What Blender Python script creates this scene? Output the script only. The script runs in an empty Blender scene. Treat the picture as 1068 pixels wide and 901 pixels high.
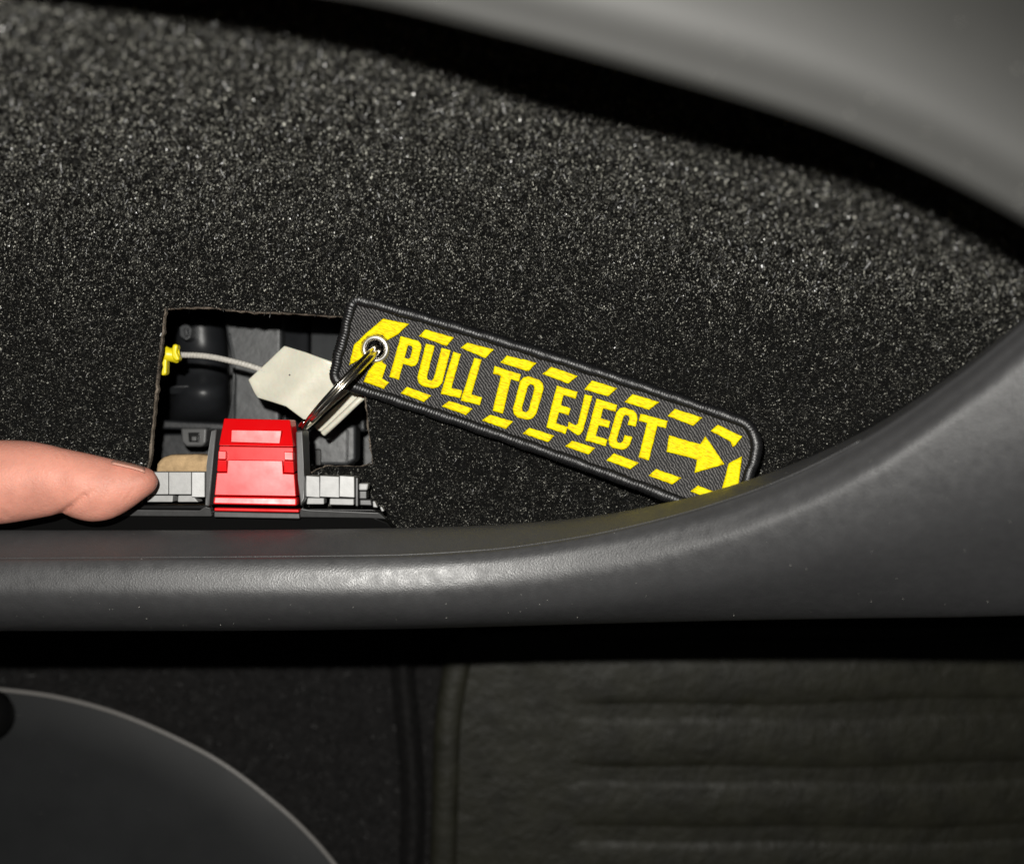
import bpy, bmesh, math, random
import numpy as np
from mathutils import Vector, Matrix
random.seed(7); rng = np.random.default_rng(7)
S = 0.001                      # everything below is laid out in millimetres
H, FP, CX, CY = 400.0, 1360.0, 534.0, 450.5

# ------------------------------------------------------------------ camera, light, exposure
sc = bpy.context.scene
cam = bpy.data.cameras.new('camera'); co = bpy.data.objects.new('camera', cam)
sc.collection.objects.link(co); sc.camera = co
co.location = (0, 0, H*S); cam.sensor_width = 36; cam.lens = 36*FP/1068
cam.clip_start = 0.005; cam.clip_end = 20
cam.dof.use_dof = True; cam.dof.focus_distance = 0.388; cam.dof.aperture_fstop = 9.0
w = bpy.data.worlds.new('World'); sc.world = w; w.use_nodes = True
bg = w.node_tree.nodes['Background']; bg.inputs[0].default_value = (0.9, 0.95, 1.0, 1); bg.inputs[1].default_value = 0.012
L = bpy.data.lights.new('phone_flash', 'POINT'); L.energy = 9.0; L.color = (1.0, 0.975, 0.92); L.shadow_soft_size = 0.003
lo = bpy.data.objects.new('phone_flash', L); sc.collection.objects.link(lo); lo.location = (-0.020, 0.034, 0.402)
sc.view_settings.view_transform = 'Standard'; sc.view_settings.look = 'None'
sc.view_settings.exposure = 0.0; sc.view_settings.gamma = 1.0; sc.view_settings.use_curve_mapping = False

# ------------------------------------------------------------------ helpers
def P(px, py, z):
    d = H - z
    return ((px-CX)*d/FP*S, -(py-CY)*d/FP*S, z*S)
def link(o, parent=None):
    sc.collection.objects.link(o)
    if parent is not None:
        o.parent = parent
        o.matrix_parent_inverse = Matrix.Translation(wloc(parent)).inverted()
    return o
def wloc(o):
    return Vector(o.location) if o.type == 'EMPTY' else Vector((0, 0, 0))
def thing(name, label, cat, loc):
    o = bpy.data.objects.new(name, None); o.location = loc; o.empty_display_size = 0.005
    sc.collection.objects.link(o); o['label'] = label; o['category'] = cat; return o
def tag(o, label, cat):
    o['label'] = label; o['category'] = cat; return o
def meshobj(name, verts, faces, mat, parent=None, smooth=False, bevel=0, seg=2, uvs=None):
    me = bpy.data.meshes.new(name); me.from_pydata([tuple(v) for v in verts], [], faces)
    me.materials.append(mat); me.update()
    bm = bmesh.new(); bm.from_mesh(me); bmesh.ops.recalc_face_normals(bm, faces=bm.faces); bm.to_mesh(me); bm.free()
    if smooth: me.polygons.foreach_set('use_smooth', [True]*len(me.polygons))
    o = bpy.data.objects.new(name, me); link(o, parent)
    if bevel:
        m = o.modifiers.new('bevel', 'BEVEL'); m.width = bevel*S; m.segments = seg; m.limit_method = 'ANGLE'; m.angle_limit = math.radians(35)
        me.polygons.foreach_set('use_smooth', [True]*len(me.polygons)); m.harden_normals = True
    return o
def grid_faces(nr, nc, closed_c=False, flip=False):
    f = []
    for r in range(nr-1):
        for c in range(nc if closed_c else nc-1):
            a = r*nc+c; b = r*nc+(c+1) % nc; q = [a, b, b+nc, a+nc]
            f.append(q[::-1] if flip else q)
    return f
def sheet_faces(nr, nc): return grid_faces(nr, nc)
def openmesh(name, verts, faces, mat, parent=None, up=True):
    """smooth open surface whose normals face up"""
    me = bpy.data.meshes.new(name); me.from_pydata([tuple(v) for v in verts], [], faces); me.materials.append(mat)
    me.polygons.foreach_set('use_smooth', [True]*len(me.polygons)); me.update()
    n = sum((p.normal.z*p.area for p in me.polygons))
    if n < 0: me.flip_normals()
    o = bpy.data.objects.new(name, me); link(o, parent); return o
def prism(name, poly, z, depth, mat, parent=None, bevel=0.3, grow=0.0):
    """poly in layout points; z number or per-vertex list; straight sides going down depth mm"""
    n = len(poly); zz = z if isinstance(z, (list, tuple)) else [z]*n
    top = [P(x, y, k) for (x, y), k in zip(poly, zz)]
    cxm = sum(p[0] for p in top)/n; cym = sum(p[1] for p in top)/n
    bot = [(cxm+(p[0]-cxm)*(1+grow), cym+(p[1]-cym)*(1+grow), p[2]-depth*S) for p in top]
    faces = [list(range(n)), list(range(2*n-1, n-1, -1))] + [[i, n+i, n+(i+1) % n, (i+1) % n] for i in range(n)]
    return meshobj(name, top+bot, faces, mat, parent, bevel=bevel)
def rect(x0, y0, x1, y1): return [(x0, y0), (x1, y0), (x1, y1), (x0, y1)]
def frame_at(pts, i):
    a = pts[max(i-1, 0)]; b = pts[min(i+1, len(pts)-1)]; t = (b-a).normalized()
    return t
def tube(name, pts, r, mat, parent=None, sides=10, closed=False, ridge=0.0, pitch=1.0, flat=1.0, twist=1.0, caps=True):
    """tube through metre points; r in mm (number or list); ridge = relative helical relief, pitch in mm"""
    pts = [Vector(p) for p in pts]; n = len(pts); V = []; s = 0.0
    up = Vector((0, 0, 1))
    for i, p in enumerate(pts):
        if closed: t = (pts[(i+1) % n]-pts[i-1]).normalized()
        else: t = frame_at(pts, i)
        if i: s += (p-pts[i-1]).length/S
        a = up.cross(t)
        a = a.normalized() if a.length > 1e-6 else Vector((1, 0, 0))
        b = t.cross(a)
        rr = r[i] if isinstance(r, (list, tuple)) else r
        for k in range(sides):
            th = 2*math.pi*k/sides
            q = rr*(1+ridge*math.sin(2*math.pi*s/pitch+th*twist))
            V.append(p+(a*math.cos(th)*q+b*math.sin(th)*q*flat)*S)
    F = grid_faces(n, sides, True)
    if closed: F += [[(n-1)*sides+k, (n-1)*sides+(k+1) % sides, (k+1) % sides, k] for k in range(sides)]
    elif caps: F += [list(range(sides))[::-1], [(n-1)*sides+k for k in range(sides)]]
    return meshobj(name, V, F, mat, parent, smooth=True)
def smoothpath(pts, n=12):
    out = []; P_ = [Vector(p) for p in pts]
    for i in range(len(P_)-1):
        p0 = P_[max(i-1, 0)]; p1 = P_[i]; p2 = P_[i+1]; p3 = P_[min(i+2, len(P_)-1)]
        for k in range(n):
            t = k/n
            out.append(0.5*((2*p1)+(p2-p0)*t+(2*p0-5*p1+4*p2-p3)*t*t+(3*p1-p0-3*p2+p3)*t**3))
    out.append(P_[-1]); return out
def crv(xs, ys):
    """smooth monotone interpolation (pchip)"""
    xs = np.array(xs, float); ys = np.array(ys, float); h = np.diff(xs); d = np.diff(ys)/h
    m = np.zeros(len(xs)); m[0] = d[0]; m[-1] = d[-1]
    for i in range(1, len(xs)-1):
        m[i] = 0 if d[i-1]*d[i] <= 0 else 2*d[i-1]*d[i]/(d[i-1]+d[i])
    def f(x):
        i = int(np.clip(np.searchsorted(xs, x)-1, 0, len(h)-1)); t = (x-xs[i])/h[i]
        return float((2*t**3-3*t*t+1)*ys[i]+(t**3-2*t*t+t)*h[i]*m[i]+(-2*t**3+3*t*t)*ys[i+1]+(t**3-t*t)*h[i]*m[i+1])
    return f

# ------------------------------------------------------------------ materials
def mat(name, col, rough=0.5, spec=0.5, metal=0.0, bump=None, var=None, coat=0.0, sss=None, sheen=0.0, rvar=None):
    """bump: list of (kind, scale per mm, strength, distance mm); var: (scale per mm, amount)"""
    m = bpy.data.materials.new(name); m.use_nodes = True; nt = m.node_tree; N = nt.nodes; K = nt.links
    b = N['Principled BSDF']; b.inputs['Base Color'].default_value = (*col, 1); b.inputs['Roughness'].default_value = rough
    b.inputs['Specular IOR Level'].default_value = spec; b.inputs['Metallic'].default_value = metal
    b.inputs['Coat Weight'].default_value = coat; b.inputs['Sheen Weight'].default_value = sheen
    if sss:
        b.inputs['Subsurface Weight'].default_value = sss[0]; b.inputs['Subsurface Radius'].default_value = (1.0, 0.35, 0.2)
        b.inputs['Subsurface Scale'].default_value = sss[1]*S
    g = N.new('ShaderNodeNewGeometry'); src = g.outputs['Position']
    def tex(kind, scale, detail=3):
        if kind == 'noise':
            t = N.new('ShaderNodeTexNoise'); t.inputs['Detail'].default_value = detail; t.inputs['Roughness'].default_value = 0.6; out = t.outputs['Fac']
        else:
            t = N.new('ShaderNodeTexVoronoi'); t.feature = 'F1' if kind == 'voronoi' else 'SMOOTH_F1'; out = t.outputs['Distance']
        t.inputs['Scale'].default_value = scale*1000; K.new(src, t.inputs['Vector']); return out
    if var:
        o = tex('noise', var[0], 4); mr = N.new('ShaderNodeMapRange'); mr.inputs[1].default_value = 0.25; mr.inputs[2].default_value = 0.75
        mr.inputs[3].default_value = 1-var[1]; mr.inputs[4].default_value = 1+var[1]; K.new(o, mr.inputs[0])
        mx = N.new('ShaderNodeMix'); mx.data_type = 'RGBA'; mx.blend_type = 'MULTIPLY'; mx.inputs[0].default_value = 1
        mx.inputs[6].default_value = (*col, 1); K.new(mr.outputs[0], mx.inputs[7]); K.new(mx.outputs[2], b.inputs['Base Color'])
    if rvar:
        o = tex('noise', rvar[0], 4); mr = N.new('ShaderNodeMapRange'); mr.inputs[1].default_value = 0.3; mr.inputs[2].default_value = 0.7
        mr.inputs[3].default_value = max(rough-rvar[1], .03); mr.inputs[4].default_value = rough+rvar[1]; K.new(o, mr.inputs[0]); K.new(mr.outputs[0], b.inputs['Roughness'])
    prev = None
    for kind, scale, st, dist in (bump or []):
        bn = N.new('ShaderNodeBump'); bn.inputs['Strength'].default_value = st; bn.inputs['Distance'].default_value = dist*S
        K.new(tex(kind, scale), bn.inputs['Height'])
        if prev: K.new(prev, bn.inputs['Normal'])
        prev = bn.outputs[0]
    if prev: K.new(prev, b.inputs['Normal'])
    return m
def island_mat(name, c0, c1, rough, spec, power=3.0):
    """each fibre gets its own shade"""
    m = mat(name, c0, rough, spec); nt = m.node_tree; N = nt.nodes; K = nt.links; b = N['Principled BSDF']
    g = N.new('ShaderNodeNewGeometry'); pw = N.new('ShaderNodeMath'); pw.operation = 'POWER'; pw.inputs[1].default_value = power
    K.new(g.outputs['Random Per Island'], pw.inputs[0])
    mx = N.new('ShaderNodeMix'); mx.data_type = 'RGBA'; mx.inputs[6].default_value = (*c0, 1); mx.inputs[7].default_value = (*c1, 1)
    K.new(pw.outputs[0], mx.inputs[0]); K.new(mx.outputs[2], b.inputs['Base Color']); return m

M_rail = mat('grained_grey_plastic', (0.040, 0.040, 0.0415), 0.44, 0.85, bump=[('voronoi', 2.5, 0.5, 0.085), ('noise', 3.5, 0.3, 0.05)], var=(0.05, 0.10), rvar=(0.3, 0.08))
M_arm = mat('soft_grey_trim', (0.0165, 0.0165, 0.0155), 0.60, 0.3, bump=[('noise', 1.2, 0.3, 0.1)], var=(0.02, 0.15))
M_carpet = mat('black_felt_backing', (0.005, 0.005, 0.0048), 0.9, 0.08, bump=[('noise', 1.6, 1.0, 0.8)], var=(0.8, 0.6))
M_fibre = island_mat('black_felt_fibres', (0.007, 0.007, 0.0065), (0.06, 0.058, 0.051), 0.40, 0.55)
M_fleck = island_mat('felt_sparkle', (0.008, 0.008, 0.0075), (0.55, 0.54, 0.47), 0.34, 0.85, 5.0)  # pale end of the range puts flash glints into the fleck colour
M_fibre2 = island_mat('floor_felt_fibres', (0.006, 0.006, 0.006), (0.055, 0.053, 0.052), 0.5, 0.4)
M_edge = mat('cut_felt_edge', (0.15, 0.125, 0.10), 0.9, 0.1, bump=[('noise', 2.0, 0.8, 0.5)], var=(0.16, 0.98))
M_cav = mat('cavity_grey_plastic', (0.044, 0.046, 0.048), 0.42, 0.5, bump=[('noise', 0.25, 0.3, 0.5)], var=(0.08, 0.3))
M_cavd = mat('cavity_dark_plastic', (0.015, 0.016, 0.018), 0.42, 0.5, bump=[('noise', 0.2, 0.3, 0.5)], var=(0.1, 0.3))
M_black = mat('gloss_black_plastic', (0.004, 0.004, 0.004), 0.28, 0.3, bump=[('noise', 2, 0.1, 0.05)])
M_rib = mat('dark_grey_plastic', (0.07, 0.07, 0.07), 0.38, 0.5, bump=[('noise', 2.5, 0.2, 0.05)], var=(0.4, 0.15))
M_grey = mat('pale_grey_plastic', (0.33, 0.33, 0.325), 0.40, 0.5, bump=[('noise', 2.0, 0.25, 0.06)], var=(0.5, 0.13))
M_red = mat('red_plastic', (0.66, 0.002, 0.004), 0.36, 0.45, bump=[('noise', 1.0, 0.08, 0.05)], rvar=(0.15, 0.06))
M_tan = mat('tan_foam', (0.42, 0.29, 0.16), 0.95, 0.1, bump=[('noise', 0.8, 0.7, 0.5)], var=(0.35, 0.35))
M_white = mat('milky_plastic', (0.62, 0.60, 0.50), 0.40, 0.45, bump=[('noise', 0.12, 0.6, 0.9), ('noise', 1.2, 0.25, 0.1)], var=(0.09, 0.13), sss=(0.2, 1.0))
M_cable = mat('braided_cable_sheath', (0.48, 0.46, 0.42), 0.45, 0.5, bump=[('noise', 2.0, 0.4, 0.1)], var=(1.2, 0.25))
M_yclip = mat('yellow_clip_plastic', (0.80, 0.66, 0.01), 0.35, 0.5, bump=[('noise', 0.6, 0.2, 0.2)])
def thread_mat():
    m = mat('yellow_embroidery', (0.80, 0.58, 0.0), 0.5, 0.12); nt = m.node_tree; N = nt.nodes; K = nt.links; b = N['Principled BSDF']
    g = N.new('ShaderNodeNewGeometry'); mp = N.new('ShaderNodeMapping'); mp.vector_type = 'TEXTURE'
    mp.inputs['Rotation'].default_value = (0, 0, math.radians(-18)); mp.inputs['Scale'].default_value = (1.6, 0.30, 1)
    K.new(g.outputs['Position'], mp.inputs[0])
    t = N.new('ShaderNodeTexNoise'); t.inputs['Scale'].default_value = 1000; t.inputs['Detail'].default_value = 2; K.new(mp.outputs[0], t.inputs['Vector'])
    bn = N.new('ShaderNodeBump'); bn.inputs['Strength'].default_value = 0.9; bn.inputs['Distance'].default_value = 0.25*S
    K.new(t.outputs['Fac'], bn.inputs['Height']); K.new(bn.outputs[0], b.inputs['Normal'])
    rp = N.new('ShaderNodeValToRGB'); rp.color_ramp.elements[0].position = 0.33; rp.color_ramp.elements[0].color = (0.60, 0.40, 0.0, 1)  # darker gold in the hollows paints stitch shading into the yellow
    rp.color_ramp.elements[1].position = 0.58; rp.color_ramp.elements[1].color = (0.90, 0.78, 0.0, 1)
    K.new(t.outputs['Fac'], rp.inputs[0]); K.new(rp.outputs[0], b.inputs['Base Color']); return m
M_thread = thread_mat()
M_bord = mat('black_border_thread', (0.007, 0.007, 0.0075), 0.36, 0.55, bump=[('noise', 3.0, 0.6, 0.12)], var=(1.5, 0.7))
M_steel = mat('nickel_steel', (0.78, 0.74, 0.66), 0.16, 0.5, metal=1.0, bump=[('noise', 0.8, 0.08, 0.1)])
M_eye = mat('eyelet_metal', (0.85, 0.83, 0.78), 0.34, 0.5, metal=1.0)
M_skin = mat('skin', (0.60, 0.262, 0.195), 0.52, 0.33, bump=[('noise', 0.7, 0.4, 0.25), ('voronoi', 2.0, 0.55, 0.14), ('noise', 3.5, 0.4, 0.08)], var=(0.10, 0.20), sss=(0.25, 1.8))
M_nail = mat('fingernail', (0.58, 0.30, 0.23), 0.34, 0.5, sss=(0.2, 1.5))
M_panel = mat('smooth_black_panel', (0.0145, 0.0155, 0.0165), 0.55, 0.35, bump=[('noise', 3.0, 0.2, 0.05)], var=(0.02, 0.18), rvar=(0.04, 0.05))
M_rim = mat('panel_rim_plastic', (0.22, 0.21, 0.20), 0.34, 0.5, bump=[('noise', 1.8, 0.5, 0.15)])
M_mat = mat('olive_rubber', (0.0155, 0.0152, 0.0095), 0.55, 0.30, bump=[('noise', 0.15, 0.6, 1.2), ('noise', 1.2, 0.4, 0.3)], var=(0.06, 0.40), rvar=(0.1, 0.1))
M_felt2 = mat('floor_felt', (0.011, 0.0105, 0.0105), 0.85, 0.2, bump=[('noise', 0.9, 1.0, 0.8)], var=(0.3, 0.6))

def twill():
    m = mat('woven_black_cloth', (0.03, 0.03, 0.03), 0.6, 0.22); nt = m.node_tree; N = nt.nodes; K = nt.links; b = N['Principled BSDF']
    uv = N.new('ShaderNodeUVMap'); uv.uv_map = 'UVMap'
    mp = N.new('ShaderNodeMapping'); mp.inputs['Rotation'].default_value = (0, 0, math.radians(52)); K.new(uv.outputs[0], mp.inputs[0])
    wv = N.new('ShaderNodeTexWave'); wv.inputs['Scale'].default_value = 0.40; wv.inputs['Distortion'].default_value = 4.5; wv.inputs['Detail'].default_value = 2; wv.inputs['Detail Scale'].default_value = 2
    K.new(mp.outputs[0], wv.inputs['Vector'])
    nz = N.new('ShaderNodeTexNoise'); nz.inputs['Scale'].default_value = 2.6; nz.inputs['Detail'].default_value = 2; K.new(uv.outputs[0], nz.inputs['Vector'])
    ml = N.new('ShaderNodeMath'); ml.operation = 'MULTIPLY'; K.new(wv.outputs['Fac'], ml.inputs[0]); K.new(nz.outputs['Fac'], ml.inputs[1])
    rp = N.new('ShaderNodeValToRGB'); rp.color_ramp.elements[0].position = 0.23; rp.color_ramp.elements[0].color = (0.005, 0.005, 0.0055, 1)
    rp.color_ramp.elements[1].position = 0.50; rp.color_ramp.elements[1].color = (0.125, 0.12, 0.117, 1)
    K.new(ml.outputs[0], rp.inputs[0]); K.new(rp.outputs[0], b.inputs['Base Color'])
    bn = N.new('ShaderNodeBump'); bn.inputs['Strength'].default_value = 0.7; bn.inputs['Distance'].default_value = 0.2*S
    K.new(ml.outputs[0], bn.inputs['Height']); K.new(bn.outputs[0], b.inputs['Normal']); return m
M_twill = twill()

KX = [-200, 0, 200, 400, 500, 600, 700, 800, 900, 1000, 1068, 1260]
fE = crv(KX, [555, 554, 554, 552, 549, 541, 523.5, 494, 450, 385, 331, 150])
# ------------------------------------------------------------------ door pocket carpet with the cut opening
def zc(px, py):
    px = np.asarray(px, float); py = np.asarray(py, float)
    up = 104*np.clip((430-py)/350, 0, 2)**2
    ri = 56*np.clip((px-600)/450, 0, 2)**1.6
    lf = 10*np.clip((120-px)/300, 0, 2)**1.5
    z = up+ri+lf-6*np.clip((py-470)/100, 0, 2)
    a_ = np.clip((330-py)/170, 0, 1); z = z+58*np.clip((px-580)/420, 0, 1.1)*a_*a_*(3-2*a_)
    z = z + 1.6*np.exp(-(((px-470)/60)**2+((py-235)/40)**2)) - 2.0*np.exp(-(((px-225)/22)**2+((py-250)/60)**2))+1.2*np.sin(px/83.+py/140.)*np.sin(py/67.)
    return np.where(z > 120, 120+45*np.tanh((z-120)/45), z)
HOLE = [(172, 322), (210, 320), (262, 325), (300, 326), (368, 331), (380, 400), (389, 484), (372, 487), (340, 486), (326, 492), (312, 510), (300, 560), (140, 560), (150, 505), (155, 480), (160, 430), (166, 370)]
def inside(x, y, poly):
    r = False; j = len(poly)-1
    for i in range(len(poly)):
        xi, yi = poly[i]; xj, yj = poly[j]
        if (yi > y) != (yj > y) and x < (xj-xi)*(y-yi)/(yj-yi)+xi: r = not r
        j = i
    return r
def nearest(x, y, poly):
    best = (1e9, x, y)
    for i in range(len(poly)):
        ax, ay = poly[i]; bx, by = poly[(i+1) % len(poly)]; dx, dy = bx-ax, by-ay
        t = max(0, min(1, ((x-ax)*dx+(y-ay)*dy)/(dx*dx+dy*dy))); qx, qy = ax+t*dx, ay+t*dy
        d = math.hypot(x-qx, y-qy)
        if d < best[0]: best = (d, qx, qy)
    return best
ST = 5.0
xs = np.arange(-160, 1261, ST); ys = np.arange(-130, 641, ST); nx, ny = len(xs), len(ys)
XY = [[(x, y) for x in xs] for y in ys]
snapped = set()
for j, y in enumerate(ys):
    for i, x in enumerate(xs):
        if 130 < x < 400 and 310 < y < 570:
            d, qx, qy = nearest(x, y, HOLE)
            if d < ST*0.70:
                XY[j][i] = (qx+random.uniform(-.6, .6), qy+random.uniform(-.6, .6))
flat = [p for r in XY for p in r]
zz = zc(np.array([p[0] for p in flat]), np.array([p[1] for p in flat]))
V = [P(p[0], p[1], float(z)) for p, z in zip(flat, zz)]
F = []
for j in range(ny-1):
    for i in range(nx-1):
        q = [j*nx+i, j*nx+i+1, (j+1)*nx+i+1, (j+1)*nx+i]
        mx_ = sum(flat[k][0] for k in q)/4; my_ = sum(flat[k][1] for k in q)/4
        if my_ > fE(mx_)+22: continue
        if 130 < mx_ < 400 and 310 < my_ < 570 and inside(mx_, my_, HOLE): continue
        F.append(q)
carpet = openmesh('carpet', V, F, M_carpet)
carpet['kind'] = 'structure'; carpet['label'] = 'black sparkling felt carpet lining the door pocket with a cut opening'
# the raw cut edge of the felt, 3 mm thick
from collections import Counter
ec = Counter(); eo = {}
for f in F:
    for k in range(4):
        a, b = f[k], f[(k+1) % 4]; e = (min(a, b), max(a, b)); ec[e] += 1
edges = [e for e, c in ec.items() if c == 1 and all(120 < flat[v][0] < 410 and 305 < flat[v][1] < 575 for v in e)]
vm = {}; EV = []; EF = []
def ev(v):
    if v not in vm:
        p = V[v]; vm[v] = len(EV); r = random.uniform(0.2, 0.7)*S; n_ = (P(265, 430, 0))
        dx, dy = n_[0]-p[0], n_[1]-p[1]; l = math.hypot(dx, dy)
        EV.append((p[0], p[1], p[2]+0.0002)); EV.append((p[0]+dx/l*r, p[1]+dy/l*r, p[2]-0.0004)); EV.append((p[0]+dx/l*r, p[1]+dy/l*r, p[2]-0.0026))
    return vm[v]
for a, b in edges:
    a_, b_ = ev(a), ev(b); EF += [[a_, b_, b_+1, a_+1], [a_+1, b_+1, b_+2, a_+2]]
meshobj('cut_edge', EV, EF, M_edge, carpet)

def fibres(name, px, py, z, nrm_up, n, length, width, material, parent, lift=0.8, stand=0.5):
    """n short curved ribbons standing in random directions on the given points"""
    d = (H-z); base = np.stack([(px-CX)*d/FP, -(py-CY)*d/FP, z-0.15], 1)
    n = len(px); az = rng.uniform(0, 2*np.pi, n); el = rng.uniform(0.08, lift, n)
    Lh = rng.uniform(length[0], length[1], n)
    t = np.stack([np.cos(az)*np.cos(el), np.sin(az)*np.cos(el), np.sin(el)], 1)
    # shear the tangent so fibres lie along the slope
    gx, gy = nrm_up; nn_ = np.stack([-gx*np.ones(n), -gy*np.ones(n), np.ones(n)], 1); nn_ /= np.linalg.norm(nn_, axis=1)[:, None]; t = nn_+stand*rng.normal(0, 1, (n, 3)); t /= np.linalg.norm(t, axis=1)[:, None]
    bend = rng.normal(0, 0.45, (n, 3)); bend[:, 2] = -np.abs(bend[:, 2])*0.7
    p0 = base; p1 = base+t*(Lh*0.5)[:, None]; p2 = base+(t+bend*0.8)*Lh[:, None]
    r = rng.normal(0, 1, (n, 3)); wv = np.cross(t, r); wv /= np.linalg.norm(wv, axis=1)[:, None]+1e-9
    wd = rng.uniform(width[0], width[1], n)[:, None]; wv = wv*wd*0.5
    vs = np.stack([p0-wv, p0+wv, p1-wv, p1+wv, p2-wv*.6, p2+wv*.6], 1).reshape(-1, 3)*S
    idx = np.arange(n)[:, None]*6; q = np.concatenate([idx+np.array([[0, 1, 3, 2]]), idx+np.array([[2, 3, 5, 4]])], 1).reshape(-1)
    me = bpy.data.meshes.new(name); me.vertices.add(n*6); me.vertices.foreach_set('co', vs.reshape(-1))
    me.loops.add(n*8); me.loops.foreach_set('vertex_index', q.astype(np.int32))
    me.polygons.add(n*2); me.polygons.foreach_set('loop_start', (np.arange(n*2)*4).astype(np.int32)); me.polygons.foreach_set('loop_total', np.full(n*2, 4, np.int32))
    me.materials.append(material); me.update(calc_edges=True); me.validate()
    o = bpy.data.objects.new(name, me); link(o, parent); o['kind'] = 'stuff'; return o
def flecks(name, px, py, z, material, parent):
    """tiny shiny loops of felt at the pile's surface, one facet each; the pale colours stand in for flash glints"""
    k = 3; n0 = len(px); px = np.repeat(px, k)+rng.normal(0, 3, n0*k); py = np.repeat(py, k)+rng.normal(0, 3, n0*k)
    ok = np.ones(len(px), bool)
    for i in np.where((px > 125) & (px < 400) & (py > 310) & (py < 565))[0]:
        if inside(px[i], py[i], HOLE): ok[i] = False
    px, py = px[ok], py[ok]; z = zc(px, py)+rng.uniform(0.1, 0.9, len(px)); n = len(px)
    d = H-z; c = np.stack([(px-CX)*d/FP, -(py-CY)*d/FP, z], 1)
    sx_, sy_ = slopes(px, py); nn_ = np.stack([-sx_, -sy_, np.ones(n)], 1); nn_ /= np.linalg.norm(nn_, axis=1)[:, None]
    a = nn_+0.30*rng.normal(0, 1, (n, 3)); a /= np.linalg.norm(a, axis=1)[:, None]
    b = np.cross(a, rng.normal(0, 1, (n, 3))); b /= np.linalg.norm(b, axis=1)[:, None]+1e-9
    big = np.where(rng.uniform(0, 1, n) < 0.012, 1.9, 1.0)[:, None]
    la = rng.uniform(0.10, 0.34, n)[:, None]*big; lb = rng.uniform(0.07, 0.15, n)[:, None]*big
    vs = np.stack([c-a*la-b*lb, c+a*la-b*lb, c+a*la+b*lb, c-a*la+b*lb], 1).reshape(-1, 3)*S
    me = bpy.data.meshes.new(name); me.vertices.add(n*4); me.vertices.foreach_set('co', vs.reshape(-1))
    me.loops.add(n*4); me.loops.foreach_set('vertex_index', np.arange(n*4, dtype=np.int32))
    me.polygons.add(n); me.polygons.foreach_set('loop_start', (np.arange(n)*4).astype(np.int32)); me.polygons.foreach_set('loop_total', np.full(n, 4, np.int32))
    me.materials.append(material); me.update(calc_edges=True); me.validate()
    o = bpy.data.objects.new(name, me); link(o, parent); o['kind'] = 'stuff'
NF = 230000
px = rng.uniform(-60, 1130, NF); py = rng.uniform(-40, 570, NF); z = zc(px, py)
keep = rng.uniform(0, 1, NF) < np.clip(((H-z)/420)**1.6, 0.2, 1)
keep &= (py < 575-np.clip((px-560)/500, 0, 1)**1.4*225)
for i in np.where(keep & (px > 135) & (px < 395) & (py > 315) & (py < 565))[0]:
    if inside(px[i], py[i], HOLE): keep[i] = False
px, py, z = px[keep], py[keep], z[keep]
e = 1.0; d = (H-z)
dzx = (zc(px+e, py)-z); dzy = (zc(px, py+e)-z)
def slopes(px, py):
    z = zc(px, py); d = H-z; return np.clip((zc(px+1, py)-z)/(d/FP), -2.2, 2.2), np.clip(-(zc(px, py+1)-z)/(d/FP), -2.2, 2.2)
gx, gy = slopes(px, py)
fibres('felt_pile', px, py, z, (gx, gy), NF, (0.5, 1.5), (0.10, 0.24), M_fibre, carpet)
flecks('felt_sparkle', px, py, z, M_fleck, carpet)

# ------------------------------------------------------------------ inner door seen through the opening
cav = thing('inner_door_structure', 'dark grey moulded plastic inside the door seen through the rectangular opening', 'door interior', P(265, 430, -75))
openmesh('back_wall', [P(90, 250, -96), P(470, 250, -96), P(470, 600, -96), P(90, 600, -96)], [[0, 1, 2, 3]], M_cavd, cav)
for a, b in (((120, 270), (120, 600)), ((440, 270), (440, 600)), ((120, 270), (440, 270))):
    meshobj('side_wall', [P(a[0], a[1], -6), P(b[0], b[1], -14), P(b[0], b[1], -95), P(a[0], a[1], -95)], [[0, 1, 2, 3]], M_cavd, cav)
prism('flat_panel', [(233, 325), (294, 325), (293, 400), (290, 480), (238, 480), (243, 440), (244, 395), (236, 350)], -58, 12, M_cav, cav, bevel=1.2)
prism('flat_panel', [(295.5, 325), (322, 325), (322, 460), (295.5, 460)], [-66, -74, -74, -66], 10, M_cavd, cav, bevel=1)
prism('flat_panel', [(324, 325), (375, 325), (380, 450), (324, 450)], [-72, -64, -64, -72], 10, M_cav, cav, bevel=1)
# rounded housing on the left
rows = []
for i in range(25):
    t = i/24; y = 332+t*112
    for j in range(33):
        u = j/32; x = 176+u*64-8*(1-math.sin(min(1, t*1.2)*math.pi/2+.3))*u
        prof = max(math.sin(math.pi*min(max(u, 0), 1)), 0)**0.25
        vy = 1-max(0, (t-0.62)/0.38)**2.2; vy = max(vy, 0)**0.5
        step = 5.0/(1+math.exp(-(t-0.60)*34))
        rows.append(P(x, y, -86+26*prof*vy+step*prof-4*math.exp(-((t-.45)/.12)**2)))
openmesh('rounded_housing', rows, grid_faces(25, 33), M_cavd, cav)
bl = prism('bolt_head', [(187, 341), (191, 338), (197, 339), (200, 343), (199, 352), (193, 355), (188, 351)], [-54, -52, -53, -55, -53, -51, -55], 10, M_cav, cav, bevel=0.5)
prism('bolt_slot', [(191, 343), (195, 342), (196.5, 350), (193, 351)], -51.5, 3, M_cavd, bl, bevel=0.3)
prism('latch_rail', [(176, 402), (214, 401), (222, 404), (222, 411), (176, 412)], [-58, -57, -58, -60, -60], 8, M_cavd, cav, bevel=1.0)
tube('rib_edge', smoothpath([P(239, 348, -57), P(243, 372, -56), P(244, 400, -56), P(241, 428, -57), P(235, 448, -58)], 8), 0.45, M_cav, cav, sides=8)
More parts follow.
